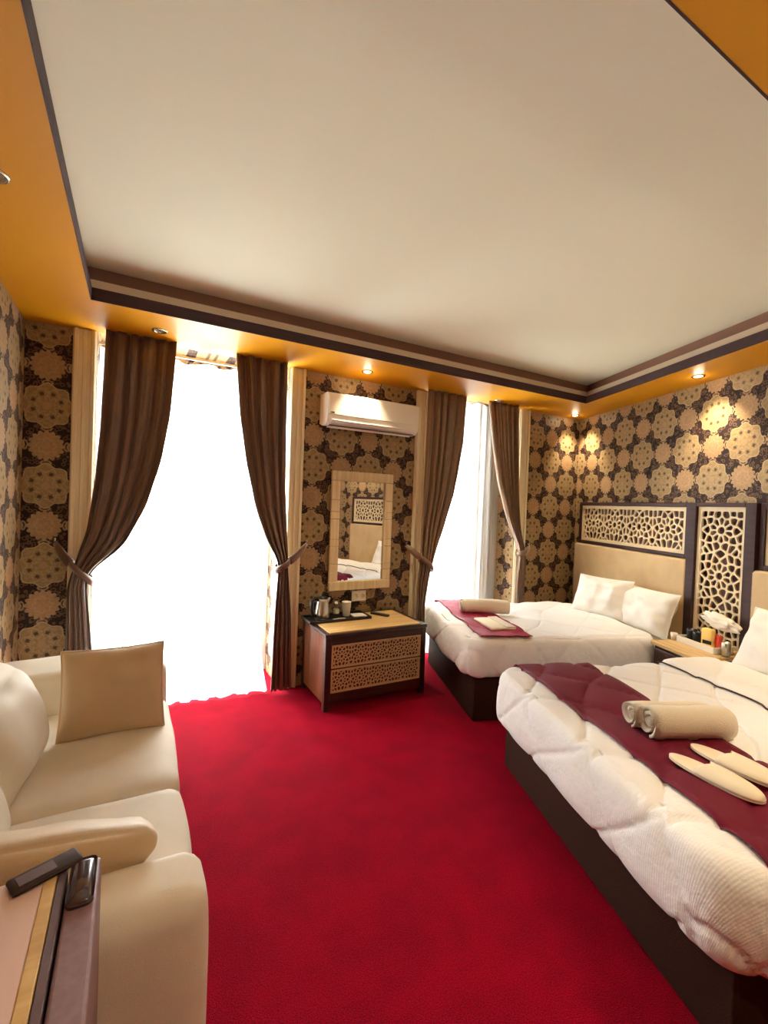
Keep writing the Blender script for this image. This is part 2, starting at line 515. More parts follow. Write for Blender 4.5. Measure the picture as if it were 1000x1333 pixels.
obj('window_frame', frame_bm(W0, WG, WSILL, WTOP, YW, .06, .07), M['whitepvc'], r)
bx('mid_rail', (W0+.06, YW, .78), (WG-.06, YW+.07, .86), M['whitepvc'], r, .005)
xm = (W0+WG)/2
for x0, x1 in ((W0+.06, xm), (xm, WG-.06)):
    lf = obj('sash', frame_bm(x0+.002, x1-.002, WSILL+.06, WTOP-.06, YW+.005, .06, .055), M['whitepvc'], r)
    bx('pane', (x0+.06, YW+.03, WSILL+.12), (x1-.06, YW+.036, WTOP-.12), M['glass'], lf)

# ------------------------------------------------------------------ downlights
def downlight(x, y, lit, label, aim=None):
    t = thing('downlight', label, 'ceiling light', (x, y, SOF), 0, 'downlights in the ochre ceiling border')
    bm = bmesh.new(); lathe(bm, [(.030, -.001), (.032, -.006), (.042, -.007), (.045, -.003), (.045, 0)], 24)
    obj('ring', bm, M['chrome'], t, True)
    bm = bmesh.new(); lathe(bm, [(0, -.004), (.020, -.0045), (.031, -.002)], 20)
    obj('lamp_face', bm, LAMP_ON if lit else LAMP_OFF, t, True)
    if lit:
        l = bpy.data.lights.new('downlight_beam', 'SPOT')
        l.energy = DOWN_WATTS*lit; l.color = DOWN_COL; l.spot_size = R(88); l.spot_blend = .8; l.shadow_soft_size = .03
        o = bpy.data.objects.new('downlight_beam', l); col.objects.link(o); o.parent = t; o.location = (0, 0, -.02)
        if aim: o.rotation_euler = Vector((aim[0], aim[1], -1)).to_track_quat('-Z', 'Y').to_euler()
        # the halogen bulb's wide spill
        l = bpy.data.lights.new('downlight_spill', 'POINT')
        l.energy = DOWN_WATTS*lit*.012; l.color = DOWN_COL; l.shadow_soft_size = .03
        o = bpy.data.objects.new('downlight_spill', l); col.objects.link(o); o.parent = t; o.location = (0, 0, -.035)
LAMP_ON = emit('lamp_glow', (1.0, .86, .62), 14)
LAMP_OFF = mat('lamp_dark_glass', (120, 104, 80), .2)
downlight(.106, 3.233, 0, 'unlit downlight in front of the tall left curtain of the balcony door')
downlight(1.584, 3.255, 1.0, 'lit downlight above the white air conditioner', (-.02, .20))
downlight(3.06, 3.36, 0, 'unlit downlight above the window with white voile')
p = W(.22, .20); downlight(p.x, p.y, 1.0, 'lit downlight in the far corner above the headboards', (RN.x*.22, RN.y*.22+.05))
p = W(1.80, .20); downlight(p.x, p.y, 1.0, 'lit downlight above the tall lattice panel between the beds', (RN.x*.22, RN.y*.22))
downlight(-.44, 1.97, 0, 'unlit downlight at the left edge above the sofa')
p = W(3.4, .22); downlight(p.x, p.y, 1.0, 'added fill downlight near the head of the nearer bed, outside the frame')  # this downlight and the next two are added out of view as fill light
downlight(.6, .1, 1.0, 'added fill downlight over the entrance side, outside the frame to the left')
downlight(2.0, .1, 1.0, 'added fill downlight over the entrance side, outside the frame to the right')

# two unseen fill lamps added on the entrance wall to brighten the room
for x, lab in ((.35, 'added unseen fill lamp with frosted glass bowl on the entrance wall, nearer the sofa side'), (2.1, 'added unseen fill lamp with frosted glass bowl on the entrance wall, nearer the bed side')):
    t = thing('added_fill_lamp', lab, 'wall lamp', (x, FY, 1.95), 0, 'fill lamps added on the entrance wall')
    bx('wall_plate', (-.05, .001, -.09), (.05, .02, .05), M['chrome'], t, .004)
    bm = bmesh.new(); lathe(bm, [(0, -.05), (.05, -.045), (.09, -.01), (.10, .03), (.096, .03), (.085, -.005), (.045, -.038), (0, -.042)], 24)
    for v in bm.verts: v.co.y += .12
    obj('glass_bowl', bm, M['acwhite'], t, True)
    bm = bmesh.new(); tube(bm, [(0, .02, -.05), (0, .08, -.07), (0, .12, -.05)], .008, 8); obj('arm', bm, M['chrome'], t, True)
    l = bpy.data.lights.new('added_fill_bulb', 'POINT'); l.energy = FILL_LAMP; l.color = (1, .90, .78); l.shadow_soft_size = .05
    o = bpy.data.objects.new('added_fill_bulb', l); col.objects.link(o); o.parent = t; o.location = (0, .12, .05)

# ------------------------------------------------------------------ curtains
def drape_mesh(outer, inner, ztop, zbot, tie_z, y0, nfold, seed, seg_w=72, seg_h=90, amp0=.022):
    rnd = random.Random(seed)
    ph = [rnd.uniform(-.35, .35) for _ in range(4)]
    vs, fs = [], []
    for j in range(seg_h+1):
        z = ztop+(zbot-ztop)*j/seg_h
        xo, xi = smoothtab(outer, z, .05), smoothtab(inner, z, .05)
        w = abs(xi-xo)
        near = math.exp(-((z-tie_z)/.22)**2)
        amp = amp0*(.55+.45*(1-near))*(1+.25*math.sin(z*1.9+seed))+.012*near
        for i in range(seg_w+1):
            t = i/seg_w
            tt = t+.018*math.sin(2*PI*(2*t)+ph[0]*6+z*1.3)
            tt += .05*noise.noise(Vector((t*2.5, z*.35, seed*3.1)))
            big_ = .55+.75*abs(noise.noise(Vector((t*3.1+seed, z*.25, 2.0))))
            f = (math.sin(2*PI*nfold*tt+ph[1]*6)+.35*math.sin(2*PI*nfold*2.1*tt+ph[2]*8+z*.7))*big_
            x = xo+(xi-xo)*t
            y = y0-amp*f-.030*near*math.sin(PI*t)-.02*near
            vs.append((x, y, z))
    n = seg_w+1
    for j in range(seg_h):
        for i in range(seg_w): fs.append((j*n+i, j*n+i+1, j*n+n+i+1, j*n+n+i))
    return vs, fs

def curtain(label, outer, inner, zbot, tie, hook, nfold, seed, m, y0=3.42):
    xs = (tie[0]+tie[1])/2
    t = thing('curtain', label, 'curtain', (0, 0, 0), 0, 'brown satin curtains tied back at the windows')
    vs, fs = drape_mesh(outer, inner, SOF-.0005, zbot, tie[2], y0, nfold, seed)
    o = pyobj('drape', vs, fs, m, t)
    md = o.modifiers.new('thick', 'SOLIDIFY'); md.thickness = .003
    # band round the gathered cloth, then a strap to the wall hook
    a, b = min(tie[0], tie[1])-.012, max(tie[0], tie[1])+.012
    cx, hw = (a+b)/2, (b-a)/2
    bm = bmesh.new()
    n = 30; rows = []
    slope = (hook[1]-tie[2])/(hook[0]-cx)
    for k in range(n):
        an = 2*PI*k/n
        x = cx+hw*math.cos(an); y = y0-.025+.058*math.sin(an)
        zc = tie[2]+slope*(x-cx)*.8
        rows.append([bm.verts.new((x, y, zc-.028)), bm.verts.new((cx+(hw+.005)*math.cos(an), y0-.025+.062*math.sin(an), zc)), bm.verts.new((x, y, zc+.028))])
    for k in range(n):
        p, q = rows[k], rows[(k+1) % n]
        for i in range(2): bm.faces.new((p[i], q[i], q[i+1], p[i+1]))
    tb = obj('tieback', bm, m, t, True)
    tb.modifiers.new('thick', 'SOLIDIFY').thickness = .006
    bm = bmesh.new()
    sx = a+.01 if hook[0] < cx else b-.01
    sz = tie[2]+slope*(sx-cx)*.8
    P = [Vector((sx, y0-.045, sz)), Vector(((sx*.55+hook[0]*.45), y0-.03, sz*.55+hook[1]*.45-.012)), Vector((hook[0], BW-.055, hook[1]))]
    pts = [P[0].lerp(P[1], k/6).lerp(P[1].lerp(P[2], k/6), k/6) for k in range(7)]
    tube(bm, pts, [.030, .031, .030, .028, .026, .022, .014], 12, .3)
    obj('strap', bm, m, t, True)
    bm = bmesh.new(); tube(bm, [(hook[0], BW-.002, hook[1]+.012), (hook[0], BW-.04, hook[1]+.012), (hook[0], BW-.055, hook[1]+.006), (hook[0], BW-.06, hook[1]+.03)], .007, 8)
    obj('hook', bm, M['chrome'], t, True)
    return t
Z = lambda l: sorted((z, x) for x, z in l)
curtain('brown satin curtain nearest the sofa, swept left and tied above the sofa arm',
    Z([(-.193, 2.53), (-.212, 1.9), (-.231, 1.6), (-.268, 1.26), (-.317, 1.09), (-.345, .97), (-.362, .92), (-.365, .49), (-.37, .03)]),
    Z([(.219, 2.53), (.192, 2.05), (.144, 1.73), (.06, 1.42), (-.067, 1.153), (-.215, 1.03), (-.255, .975), (-.258, .9), (-.222, .48), (-.21, .03)]),
    .03, (-.345, -.235, 1.0), (-.437, 1.18), 5, 1, M['drape'])
curtain('brown satin curtain on the right side of the balcony door, beside the dresser',
    Z([(.985, 2.53), (.99, 2.03), (1.0, 1.56), (1.024, 1.21), (1.03, 1.09), (1.03, 1.0), (1.076, .61), (1.10, .03)]),
    Z([(.606, 2.53), (.646, 2.1), (.7, 1.776), (.778, 1.44), (.88, 1.164), (.95, 1.05), (.958, .97), (.945, .5), (.938, .03)]),
    .03, (.945, 1.035, 1.0), (1.205, 1.16), 4, 2, M['drape'])
curtain('brown satin curtain between the mirror and the window, hanging behind the bed foot',
    Z([(2.274, 2.53), (2.271, 2.04), (2.266, 1.62), (2.252, 1.2), (2.245, 1.0), (2.235, .86), (2.255, .03)]),
    Z([(2.72, 2.53), (2.695, 2.08), (2.618, 1.64), (2.503, 1.28), (2.385, 1.0), (2.362, .93), (2.355, .85), (2.335, .6), (2.335, .03)]),
    .03, (2.24, 2.37, .98), (2.135, 1.135), 5, 3, M['drape2'])
curtain('narrow brown curtain by the far corner, tied to the right of the window',
    Z([(3.393, 2.53), (3.411, 1.99), (3.434, 1.6), (3.479, 1.2), (3.519, 1.09), (3.53, 1.0), (3.560, .9), (3.566, .62), (3.566, .03)]),
    Z([(2.995, 2.53), (3.075, 2.11), (3.165, 1.74), (3.31, 1.36), (3.43, 1.12), (3.455, 1.04), (3.445, .96), (3.452, .62), (3.452, .03)]),
    .03, (3.44, 3.53, 1.06), (3.66, 1.12), 5, 4, M['drape2'])

def sheer(label, x0, x1, ztop, zbot, y0, nf, seed, flare=0):
    rnd = random.Random(seed); ph = rnd.random()*6
    nw, nh = 150, 60; vs, fs = [], []
    for j in range(nh+1):
        q = j/nh
        for i in range(nw+1):
            t = i/nw
            x = x0+(x1-x0)*t
            zt = ztop+.012*math.sin(2*PI*t*nf*.5+ph)-.02*math.sin(PI*t)
            z = zt+(zbot-zt)*q
            f = math.sin(2*PI*nf*t+ph+.5*math.sin(2*PI*2*t))+.4*math.sin(2*PI*nf*2.3*t+1.7)
            y = y0-.020*(.5+.5*q)*f
            x += .011*math.cos(2*PI*nf*t*2+ph)+.006*math.sin(2*PI*nf*3.3*t)
            if flare:
                e = max(0, (q-.75)/.25)
                y -= flare*e*e*(.5+.5*t); x += .05*e*e*max(0, t-.75)*4
            vs.append((x, y, z))
    n = nw+1
    for j in range(nh):
        for i in range(nw): fs.append((j*n+i, j*n+i+1, j*n+n+i+1, j*n+n+i))
    t = thing('voile_curtain', label, 'curtain', (0, 0, 0), 0)
    pyobj('voile', vs, fs, M['sheer'], t)
    bm = bmesh.new(); tube(bm, [(x0-.03, y0, ztop+.015), (x1+.06, y0, ztop+.015)], .010, 8)
    obj('rail', bm, M['whitepvc'], t, True)
sheer('long white voile over the balcony door, bottom spilling on the red carpet', -.225, .90, 2.49, .012, 3.62, 9, 5, .12)
sheer('white voile over the smaller window behind the far bed', 2.37, 3.43, 2.592, .03, 3.71, 10, 6)

# ------------------------------------------------------------------ pierced lattices
def lattice_mesh(w, h, P, strut, thick, border, ox=0, oy=0):
    """plate w x h in the xz plane (front at y=-thick), pierced with star rosettes"""
    seeds = []
    iw, ih = w-2*border, h-2*border
    for i in range(-1, int(iw/P)+3):
        for j in range(-1, int(ih/P)+3):
            for cx, cy in ((i*P+ox, j*P+oy),):
                seeds.append((cx, cy))
                for k_ in range(10):
                    an = k_*PI/5
                    seeds.append((cx+.205*P*math.cos(an+PI/10), cy+.205*P*math.sin(an+PI/10)))
                    seeds.append((cx+.345*P*math.cos(an), cy+.345*P*math.sin(an)))
                    seeds.append((cx+.47*P*math.cos(an+PI/10), cy+.47*P*math.sin(an+PI/10)))
                seeds.append((cx+P/2, cy+P/2))
                for k_ in range(5):
                    an = k_*2*PI/5+PI/2
                    seeds.append((cx+P/2+.145*P*math.cos(an), cy+P/2+.145*P*math.sin(an)))
    out = []
    for s in seeds:
        for q in out:
            if (s[0]-q[0])**2+(s[1]-q[1])**2 < (.10*P)**2: break
        else: out.append(s)
    seeds = [s for s in out if -.02*P < s[0] < iw+.02*P and -.02*P < s[1] < ih+.02*P]
    verts, faces = [], []
    def clip(poly, nx, ny, c):
        res = []
        for a, b in zip(poly, poly[1:]+poly[:1]):
            da, db = nx*a[0]+ny*a[1]-c, nx*b[0]+ny*b[1]-c
            if da <= 0: res.append(a)
            if da*db < 0:
                t = da/(da-db); res.append((a[0]+t*(b[0]-a[0]), a[1]+t*(b[1]-a[1])))
        return res
    for s in seeds:
        poly = [(0, 0), (iw, 0), (iw, ih), (0, ih)]
        planes = [(-1, 0, 0), (1, 0, iw), (0, -1, 0), (0, 1, ih)]
        for q in seeds:
            dx, dy = q[0]-s[0], q[1]-s[1]; L2 = dx*dx+dy*dy
            if q is s or L2 > (.7*P)**2: continue
            L = math.sqrt(L2)
            nx, ny = dx/L, dy/L
            c = nx*(s[0]+q[0])/2+ny*(s[1]+q[1])/2
            poly = clip(poly, nx, ny, c); planes.append((nx, ny, c))
            if len(poly) < 3: break
        if len(poly) < 3: continue
        cx = sum(p[0] for p in poly)/len(poly); cy = sum(p[1] for p in poly)/len(poly)
        angs = sorted([2*PI*k_/14 for k_ in range(14)]+[math.atan2(p[1]-cy, p[0]-cx) % (2*PI) for p in poly])
        angs = [a for i, a in enumerate(angs) if i == 0 or a-angs[i-1] > 1e-4]
        outr, hol = [], []
        for a in angs:
            ca, sa = math.cos(a), math.sin(a)
            ro = 1e9; acc = 0
            for nx, ny, c in planes:
                dn = nx*ca+ny*sa
                if dn > 1e-6:
                    dist = c-(nx*cx+ny*cy)
                    ro = min(ro, dist/dn)
                    di = max(dist-strut/2, .0005)
                    acc += (dn/di)**7
            rh = min(acc**(-1/7), ro-.0003)
            outr.append((cx+ro*ca, cy+ro*sa)); hol.append((cx+rh*ca, cy+rh*sa))
        n = len(angs); b0 = len(verts)
        verts += [(x+border-w/2, -thick, y+border) for x, y in outr]
        verts += [(x+border-w/2, -thick, y+border) for x, y in hol]
        verts += [(x+border-w/2, 0, y+border) for x, y in hol]
        for i in range(n):
            j = (i+1) % n
            faces.append((b0+i, b0+j, b0+n+j, b0+n+i))
            faces.append((b0+n+i, b0+n+j, b0+2*n+j, b0+2*n+i))
    # plain border round the piercing
    def pbox(lo, hi):
        b0 = len(verts)
        for x in (lo[0], hi[0]):
            for y in (lo[1], hi[1]):
                for z in (lo[2], hi[2]): verts.append((x, y, z))
        for f in ((0, 1, 3, 2), (4, 6, 7, 5), (0, 4, 5, 1), (2, 3, 7, 6), (0, 2, 6, 4), (1, 5, 7, 3)): faces.append(tuple(b0+i for i in f))
    t2 = thick+.003
    pbox((-w/2, -t2, 0), (-w/2+border, 0, h)); pbox((w/2-border, -t2, 0), (w/2, 0, h))
    pbox((-w/2+border, -t2, 0), (w/2-border, 0, border)); pbox((-w/2+border, -t2, h-border), (w/2-border, 0, h))
    me = bpy.data.meshes.new('lattice'); me.from_pydata(verts, [], faces); me.update()
    return me

def add_lattice(me, m, parent, loc, name='lattice'):
    o = link(name, me, m, parent); o.location = loc
    return o

# ------------------------------------------------------------------ headboard wall
HBT = 1.60
big_lat = lattice_mesh(1.40, .385, .335, .0115, .014, .030, ox=.165, oy=.165)
def headboard(label, s0, s1):
    t = thing('headboard', label, 'headboard', W(s0, 0), RZ, 'matching headboards on the wallpapered wall')
    w = s1-s0
    f = frame = bmesh.new()
    y0, y1 = -.060, -.002
    for lo, hi in (((0, y0, 1.155), (.036, y1, HBT)), ((w-.036, y0, 1.155), (w, y1, HBT)),
                   ((.036, y0, HBT-.036), (w-.036, y1, HBT)), ((.036, y0, 1.155), (w-.036, y1, 1.187))): box(frame, lo, hi, .003)
    obj('frame', frame, M['dkpurple'], t)
    bx('backing', (.02, -.012, 1.16), (w-.02, -.002, HBT-.01), M['recess'], t)
    add_lattice(big_lat, M['lattice'], t, (w/2, -.030, 1.183))
    bm = bmesh.new(); box(bm, (-.03, -.085, .28), (w+.01, -.002, 1.150), .018, 3)
    obj('upholstered_panel', bm, M['uphol'], t, True)
headboard('cream lattice headboard with beige padding behind the two propped pillows', .165, 1.635)
headboard('cream lattice headboard cut off by the right image edge, behind the nearer bed', 2.205, 3.675)
t = thing('lattice_wall_panel', 'tall narrow lattice panel in dark frame above the nightstand', 'wall panel', W(1.645, 0), RZ)
f = bmesh.new()
for lo, hi in (((0, -.085, .02), (.075, -.002, HBT)), ((.475, -.085, .02), (.555, -.002, HBT)),
               ((.075, -.085, HBT-.03), (.475, -.002, HBT)), ((.075, -.085, .02), (.475, -.002, .56))): box(f, lo, hi, .003)
obj('frame', f, M['dkpurple'], t)
bx('backing', (.07, -.012, .55), (.48, -.002, HBT-.02), M['recess'], t)
add_lattice(lattice_mesh(.40, 1.015, .335, .0115, .014, .030, ox=.17, oy=.14), M['lattice'], t, (.275, -.045, .558))

# ------------------------------------------------------------------ beds
def bed(label, s0, s1, d1):
    t = thing('bed', label, 'bed', W(s0, 0), RZ, 'two twin beds standing side by side')
    w = s1-s0
    bm = bmesh.new(); box(bm, (.03, -d1+.015, 0), (w-.03, -.10, .30), .012, 2)
    obj('bed_base', bm, M['bedbase'], t, True)
    bm = bmesh.new(); box(bm, (.02, -d1+.02, .30), (w-.02, -.10, .50), .05, 4)
    obj('mattress', bm, M['linen'], t, True)
    return t
B2 = (.56, 1.81); B1 = (2.27, 3.78); DF = 1.87
bed('far bed by the window under a rumpled white duvet and raspberry runner', B2[0], B2[1], DF)
bed('nearer bed with quilted white duvet and burgundy runner at right', B1[0], B1[1], DF)

def quiltf(a, b, L=.40):
    """0 on the stitched diamond seams, close to 1 on the padded middles"""
    w = .035*math.sin(a*7+1)+.03*math.sin(b*9)
    u = (a+b*1.15+w)/L; v = (a-b*1.15+w)/L
    q = abs(math.sin(PI*u))*abs(math.sin(PI*v))
    g = min(abs(math.sin(PI*u)), abs(math.sin(PI*v)))
    return .45*q**.5+.55*min(1, g/.16)**.7

class Duvet:
    """puffy quilt: top plate plus a draped skirt; heights in bed-wall coordinates (s, d)"""
    def __init__(self, s0, s1, dh, df, ztop, drop, seed, puff=.022, L=.40, mess=.008):
        self.__dict__.update(s0=s0, s1=s1, dh=dh, df=df, zt=ztop, drop=drop, seed=seed, puff=puff, L=L, mess=mess)
    def lift(self, a, b):
        n = noise.noise(Vector((a*2.2, b*2.2, self.seed)))*.6+noise.noise(Vector((a*5, b*5, self.seed+9)))*.4
        return self.puff*quiltf(a, b, self.L)+self.mess*n*2
    def z(self, s, d):
        return self.zt+self.lift(s, d)
    def build(self, parent, m):
        rad = .10; N = 260
        # rounded rectangle perimeter of the top plate
        hs, hd = (self.s1-self.s0)/2, (self.df-self.dh)/2
        cs, cd = (self.s0+self.s1)/2, (self.df+self.dh)/2
        per = []
        segs = [('l', (hs, -hd+rad), (hs, hd-rad), (1, 0)), ('c', (hs-rad, hd-rad), 0), ('l', (hs-rad, hd), (-hs+rad, hd), (0, 1)), ('c', (-hs+rad, hd-rad), PI/2),
                ('l', (-hs, hd-rad), (-hs, -hd+rad), (-1, 0)), ('c', (-hs+rad, -hd+rad), PI), ('l', (-hs+rad, -hd), (hs-rad, -hd), (0, -1)), ('c', (hs-rad, -hd+rad), 3*PI/2)]
        for sg in segs:
            if sg[0] == 'l':
                L = math.dist(sg[1], sg[2]); n = max(4, int(L/.014))
                for k in range(n):
                    t = k/n; per.append((sg[1][0]+(sg[2][0]-sg[1][0])*t, sg[1][1]+(sg[2][1]-sg[1][1])*t, sg[3][0], sg[3][1]))
            else:
                for k in range(14):
                    an = sg[2]+PI/2*k/14; per.append((sg[1][0]+rad*math.cos(an), sg[1][1]+rad*math.sin(an), math.cos(an), math.sin(an)))
        N = len(per)
        prof = [(.0, 0), (.022, .004), (.042, .018), (.056, .045), (.064, .085), (.068, .13), (.069, .18), (.066, .22), (.055, .25), (.03, .268), (.0, .272), (-.02, .262)]
        prof = [(a, b*self.drop/.27) for a, b in prof]
        fine = []
        for k in range(len(prof)-1):
            p0, p1, p2, p3 = prof[max(k-1, 0)], prof[k], prof[k+1], prof[min(k+2, len(prof)-1)]
            for m_ in range(4):
                t = m_/4
                fine.append(tuple(.5*((2*p1[i])+(-p0[i]+p2[i])*t+(2*p0[i]-5*p1[i]+4*p2[i]-p3[i])*t*t+(-p0[i]+3*p1[i]-3*p2[i]+p3[i])*t**3) for i in (0, 1)))
        prof = fine+[prof[-1]]
        arcs = [0]
        for k in range(1, len(prof)): arcs.append(arcs[-1]+math.dist(prof[k-1], prof[k]))
        vs, fs, uv = [], [], []
        rings = 64
        vs.append((cs, -cd, self.z(cs, cd))); uv.append((cs, cd))
        for k in range(1, rings+1):
            t = (k/rings)**.8
            for (x, y, nx, ny) in per:
                s, d = cs+x*t, cd+y*t
                edge = max(0, (t-.9)/.1)
                vs.append((s, -d, self.z(s, d)-.012*edge*edge)); uv.append((s, d))
        for (po, pd), arc in zip(prof[1:], arcs[1:]):
            arc = min(arc, .36)
            for (x, y, nx, ny) in per:
                head = max(0, min(1, (-ny-.3)/.5))
                s, d = cs+x, cd+y
                drop = pd*(1-head)+min(pd, .05)*head
                a, b = s+nx*arc, d+ny*arc
                lf = .9*(self.lift(a, b)-.6*self.puff)
                ends = min(1, max(0, 1-(pd-.2)/.1)) if pd > .2 else 1
                q = quiltf(a, b, self.L)
                hem = (q-.6)*.028*(pd/self.drop)**2
                out = (po+lf*1.0*ends)*(1-.5*head)
                vs.append((s+nx*out, -(d+ny*out), self.zt-.012-drop-hem*(1-head)+self.lift(s, d)*max(0, 1-pd/.08)))
                uv.append((a, b))
        for k in range(N): fs.append((0, 1+k, 1+(k+1) % N))
        tot = rings+len(prof)-1
        for r_ in range(tot-1):
            for k in range(N):
                a = 1+r_*N+k; b = 1+r_*N+(k+1) % N
                fs.append((a, a+N, b+N, b))
        return pyobj('duvet', vs, fs, m, parent, True, uv)

def runner(label, dv, s0, s1, d0, d1, m, hang0, hang1, group='bed runners'):
    """strip of satin lying over the duvet; hang = how far it drops over each long side"""
    n, k = 110, 16; vs, fs = [], []
    r_ = .06
    for i in range(n+1):
        a = s0-hang0+(s1+hang1-s0+hang0)*i/n
        for j in range(k+1):
            d = d0+(d1-d0)*j/k+.006*math.sin(a*3+j*.1)
            if a < s0: e = s0-a; x, dz = s0-r_*math.sin(min(e/r_, PI/2))*1.0-.012*min(1, e/r_), r_*(1-math.cos(min(e/r_, PI/2)))+max(0, e-r_*PI/2)
            elif a > s1: e = a-s1; x, dz = s1+r_*math.sin(min(e/r_, PI/2))+.012*min(1, e/r_), r_*(1-math.cos(min(e/r_, PI/2)))+max(0, e-r_*PI/2)
            else: x, dz = a, 0
            zz = dv.z(min(max(a, s0), s1), d)+.008-dz
            vs.append((x, -d, zz))
    for i in range(n):
        for j in range(k):
            p = i*(k+1)+j; fs.append((p, p+k+1, p+k+2, p+1))
    o = pyobj('bed_runner', vs, fs, m)
    o.location = O; o.rotation_euler = (0, 0, RZ)
    o.modifiers.new('thick', 'SOLIDIFY').thickness = .005
    return tag(o, label, 'bed runner', group)

dv1 = Duvet(B1[0]+.03, B1[1]-.03, .30, DF+.005, .562, .27, 3.1, puff=.022, L=.44)
dv2 = Duvet(B2[0]+.03, B2[1]-.05, .42, DF+.0, .578, .25, 7.7, puff=.010, L=.50, mess=.018)
o = dv2.build(None, M['quilt']); o.location = O; o.rotation_euler = (0, 0, RZ)
tag(o, 'rumpled white duvet spread over the far bed by the window', 'duvet', 'white duvets on the beds')
o = near_duvet = dv1.build(None, M['quilt']); o.location = O; o.rotation_euler = (0, 0, RZ)
tag(o, 'quilted white duvet with ribbed diamonds hanging over the nearer bed foot', 'duvet', 'white duvets on the beds')
runner('burgundy satin runner across the foot of the nearer bed', dv1, B1[0]+.06, B1[1]-.06, 1.345, 1.80, M['burg'], .16, .16)
runner('raspberry red satin runner across the foot of the far bed', dv2, B2[0]+.04, B2[1]-.05, 1.42, 1.80, M['raspberry'], .10, .0)

# folded-back cuff of the nearer duvet with its dark piping
def cuff(dv, s0, s1, d0, d1):
    n, k = 90, 14; vs, fs, uv = [], [], []
    for i in range(n+1):
        a = s0+(s1-s0)*i/n
        for j in range(k+1):
            t = j/k
            d = d0+(d1-d0)*t+.02*math.sin(a*4)+.03*noise.noise(Vector((a*2, 1, 4)))
            hgt = .034*min(1, math.sqrt(max(0, 1-((t-.5)*2)**6)))
            e = min(1, (a-s0)/.05, (s1-a)/.05)
            vs.append((a, -d, dv.z(a, d)+.002+hgt*math.sqrt(max(0, e)))); uv.append((a, d))
    for i in range(n):
        for j in range(k):
            p = i*(k+1)+j; fs.append((p, p+k+1, p+k+2, p+1))
    t = pyobj('folded_cuff', vs, fs, M['linen'], near_duvet, True, uv)
    bm = bmesh.new()
    tube(bm, [(a, -(d1+.004+.02*math.sin(a*4)+.03*noise.noise(Vector((a*2, 1, 4)))), dv.z(a, d1)+.008) for a in [s0+.01+(s1-s0-.02)*i/60 for i in range(61)]], .0045, 6)
    obj('piping', bm, M['dkpurple'], t, True)
cuff(dv1, B1[0]+.02, B1[1]-.03, .42, .84)

# pillows
def pillow_mesh(w, h, th, seed, pinch=.06, wr=.006, n=40):
    vs, fs = [], []
    def pt(u, v, side):
        # u,v in -1..1
        cu = 1-pinch*(1-v*v)*abs(u)**3; cv = 1-pinch*(1-u*u)*abs(v)**3
        x = u*w/2*cu; z = v*h/2*cv
        f = max(0, (1-abs(u)**2.6)*(1-abs(v)**2.6))**.55
        y = side*th/2*f
        y += side*wr*noise.noise(Vector((u*2.3+seed, v*2.3, side*2)))*f**.4*2.0
        # creases running in from the corners
        y += side*wr*.8*math.sin((u*v)*9+seed)*f**.5*(u*u*v*v)**.3
        return (x, y, z)
    for side in (-1, 1):
        for j in range(n+1):
            for i in range(n+1):
                vs.append(pt(-1+2*i/n, -1+2*j/n, side))
    N = (n+1)*(n+1)
    for j in range(n):
        for i in range(n):
            p = j*(n+1)+i
            fs.append((p, p+1, p+n+2, p+n+1)); fs.append((N+p, N+p+n+1, N+p+n+2, N+p+1))
    return vs, fs

def pillow(name, label, cat, w, h, th, m, loc, rz, tilt, seed, group=None, pinch=.06, wr=.006, roll=0, piping=None):
    t = thing(name, label, cat, loc, rz, group)
    vs, fs = pillow_mesh(w, h, th, seed, pinch, wr)
    bmx = Matrix.Rotation(tilt, 4, 'X') @ Matrix.Rotation(roll, 4, 'Y')
    # lowest point sits on the surface at the thing's base
    pts = [bmx @ Vector(v) for v in vs]
    zmin = min(p.z for p in pts)
    o = pyobj('pillow_body', [tuple(p-Vector((0, 0, zmin))) for p in pts], fs, m, t)
    n = 40; N = (n+1)**2
    idx = list(range(n+1))+[(n+1)*(j+1)+n for j in range(n)]+[n*(n+1)+i for i in range(n-1, -1, -1)]+[(n+1)*j for j in range(n-1, 0, -1)]
    loop = [pts[i]-Vector((0, 0, zmin)) for i in idx]
    bm = bmesh.new(); tube(bm, loop+[loop[0]], .0045, 6)
    obj('seam', bm, m, t, True)
    return t
zb = lambda dv, s, d: dv.z(s, d)
p = W(1.08, .40, .575); pillow('bed_pillow', 'plump white pillow propped in front, left one on the far bed', 'pillow', .50, .36, .17, M['linen'], p, RZ+R(26), R(-24), 1.3, 'white pillows on the beds', wr=.014)
p = W(1.45, .25, .535); pillow('bed_pillow', 'white pillow leaning behind another, right one on the far bed', 'pillow', .52, .36, .17, M['linen'], p, RZ+R(6), R(-20), 4.1, 'white pillows on the beds', wr=.014)
p = W(2.62, .26, .56); pillow('bed_pillow', 'white pillow at the head of the nearer bed, cut by right image edge', 'pillow', .62, .40, .18, M['linen'], p, RZ, R(-24), 6.2, 'white pillows on the beds', wr=.014)

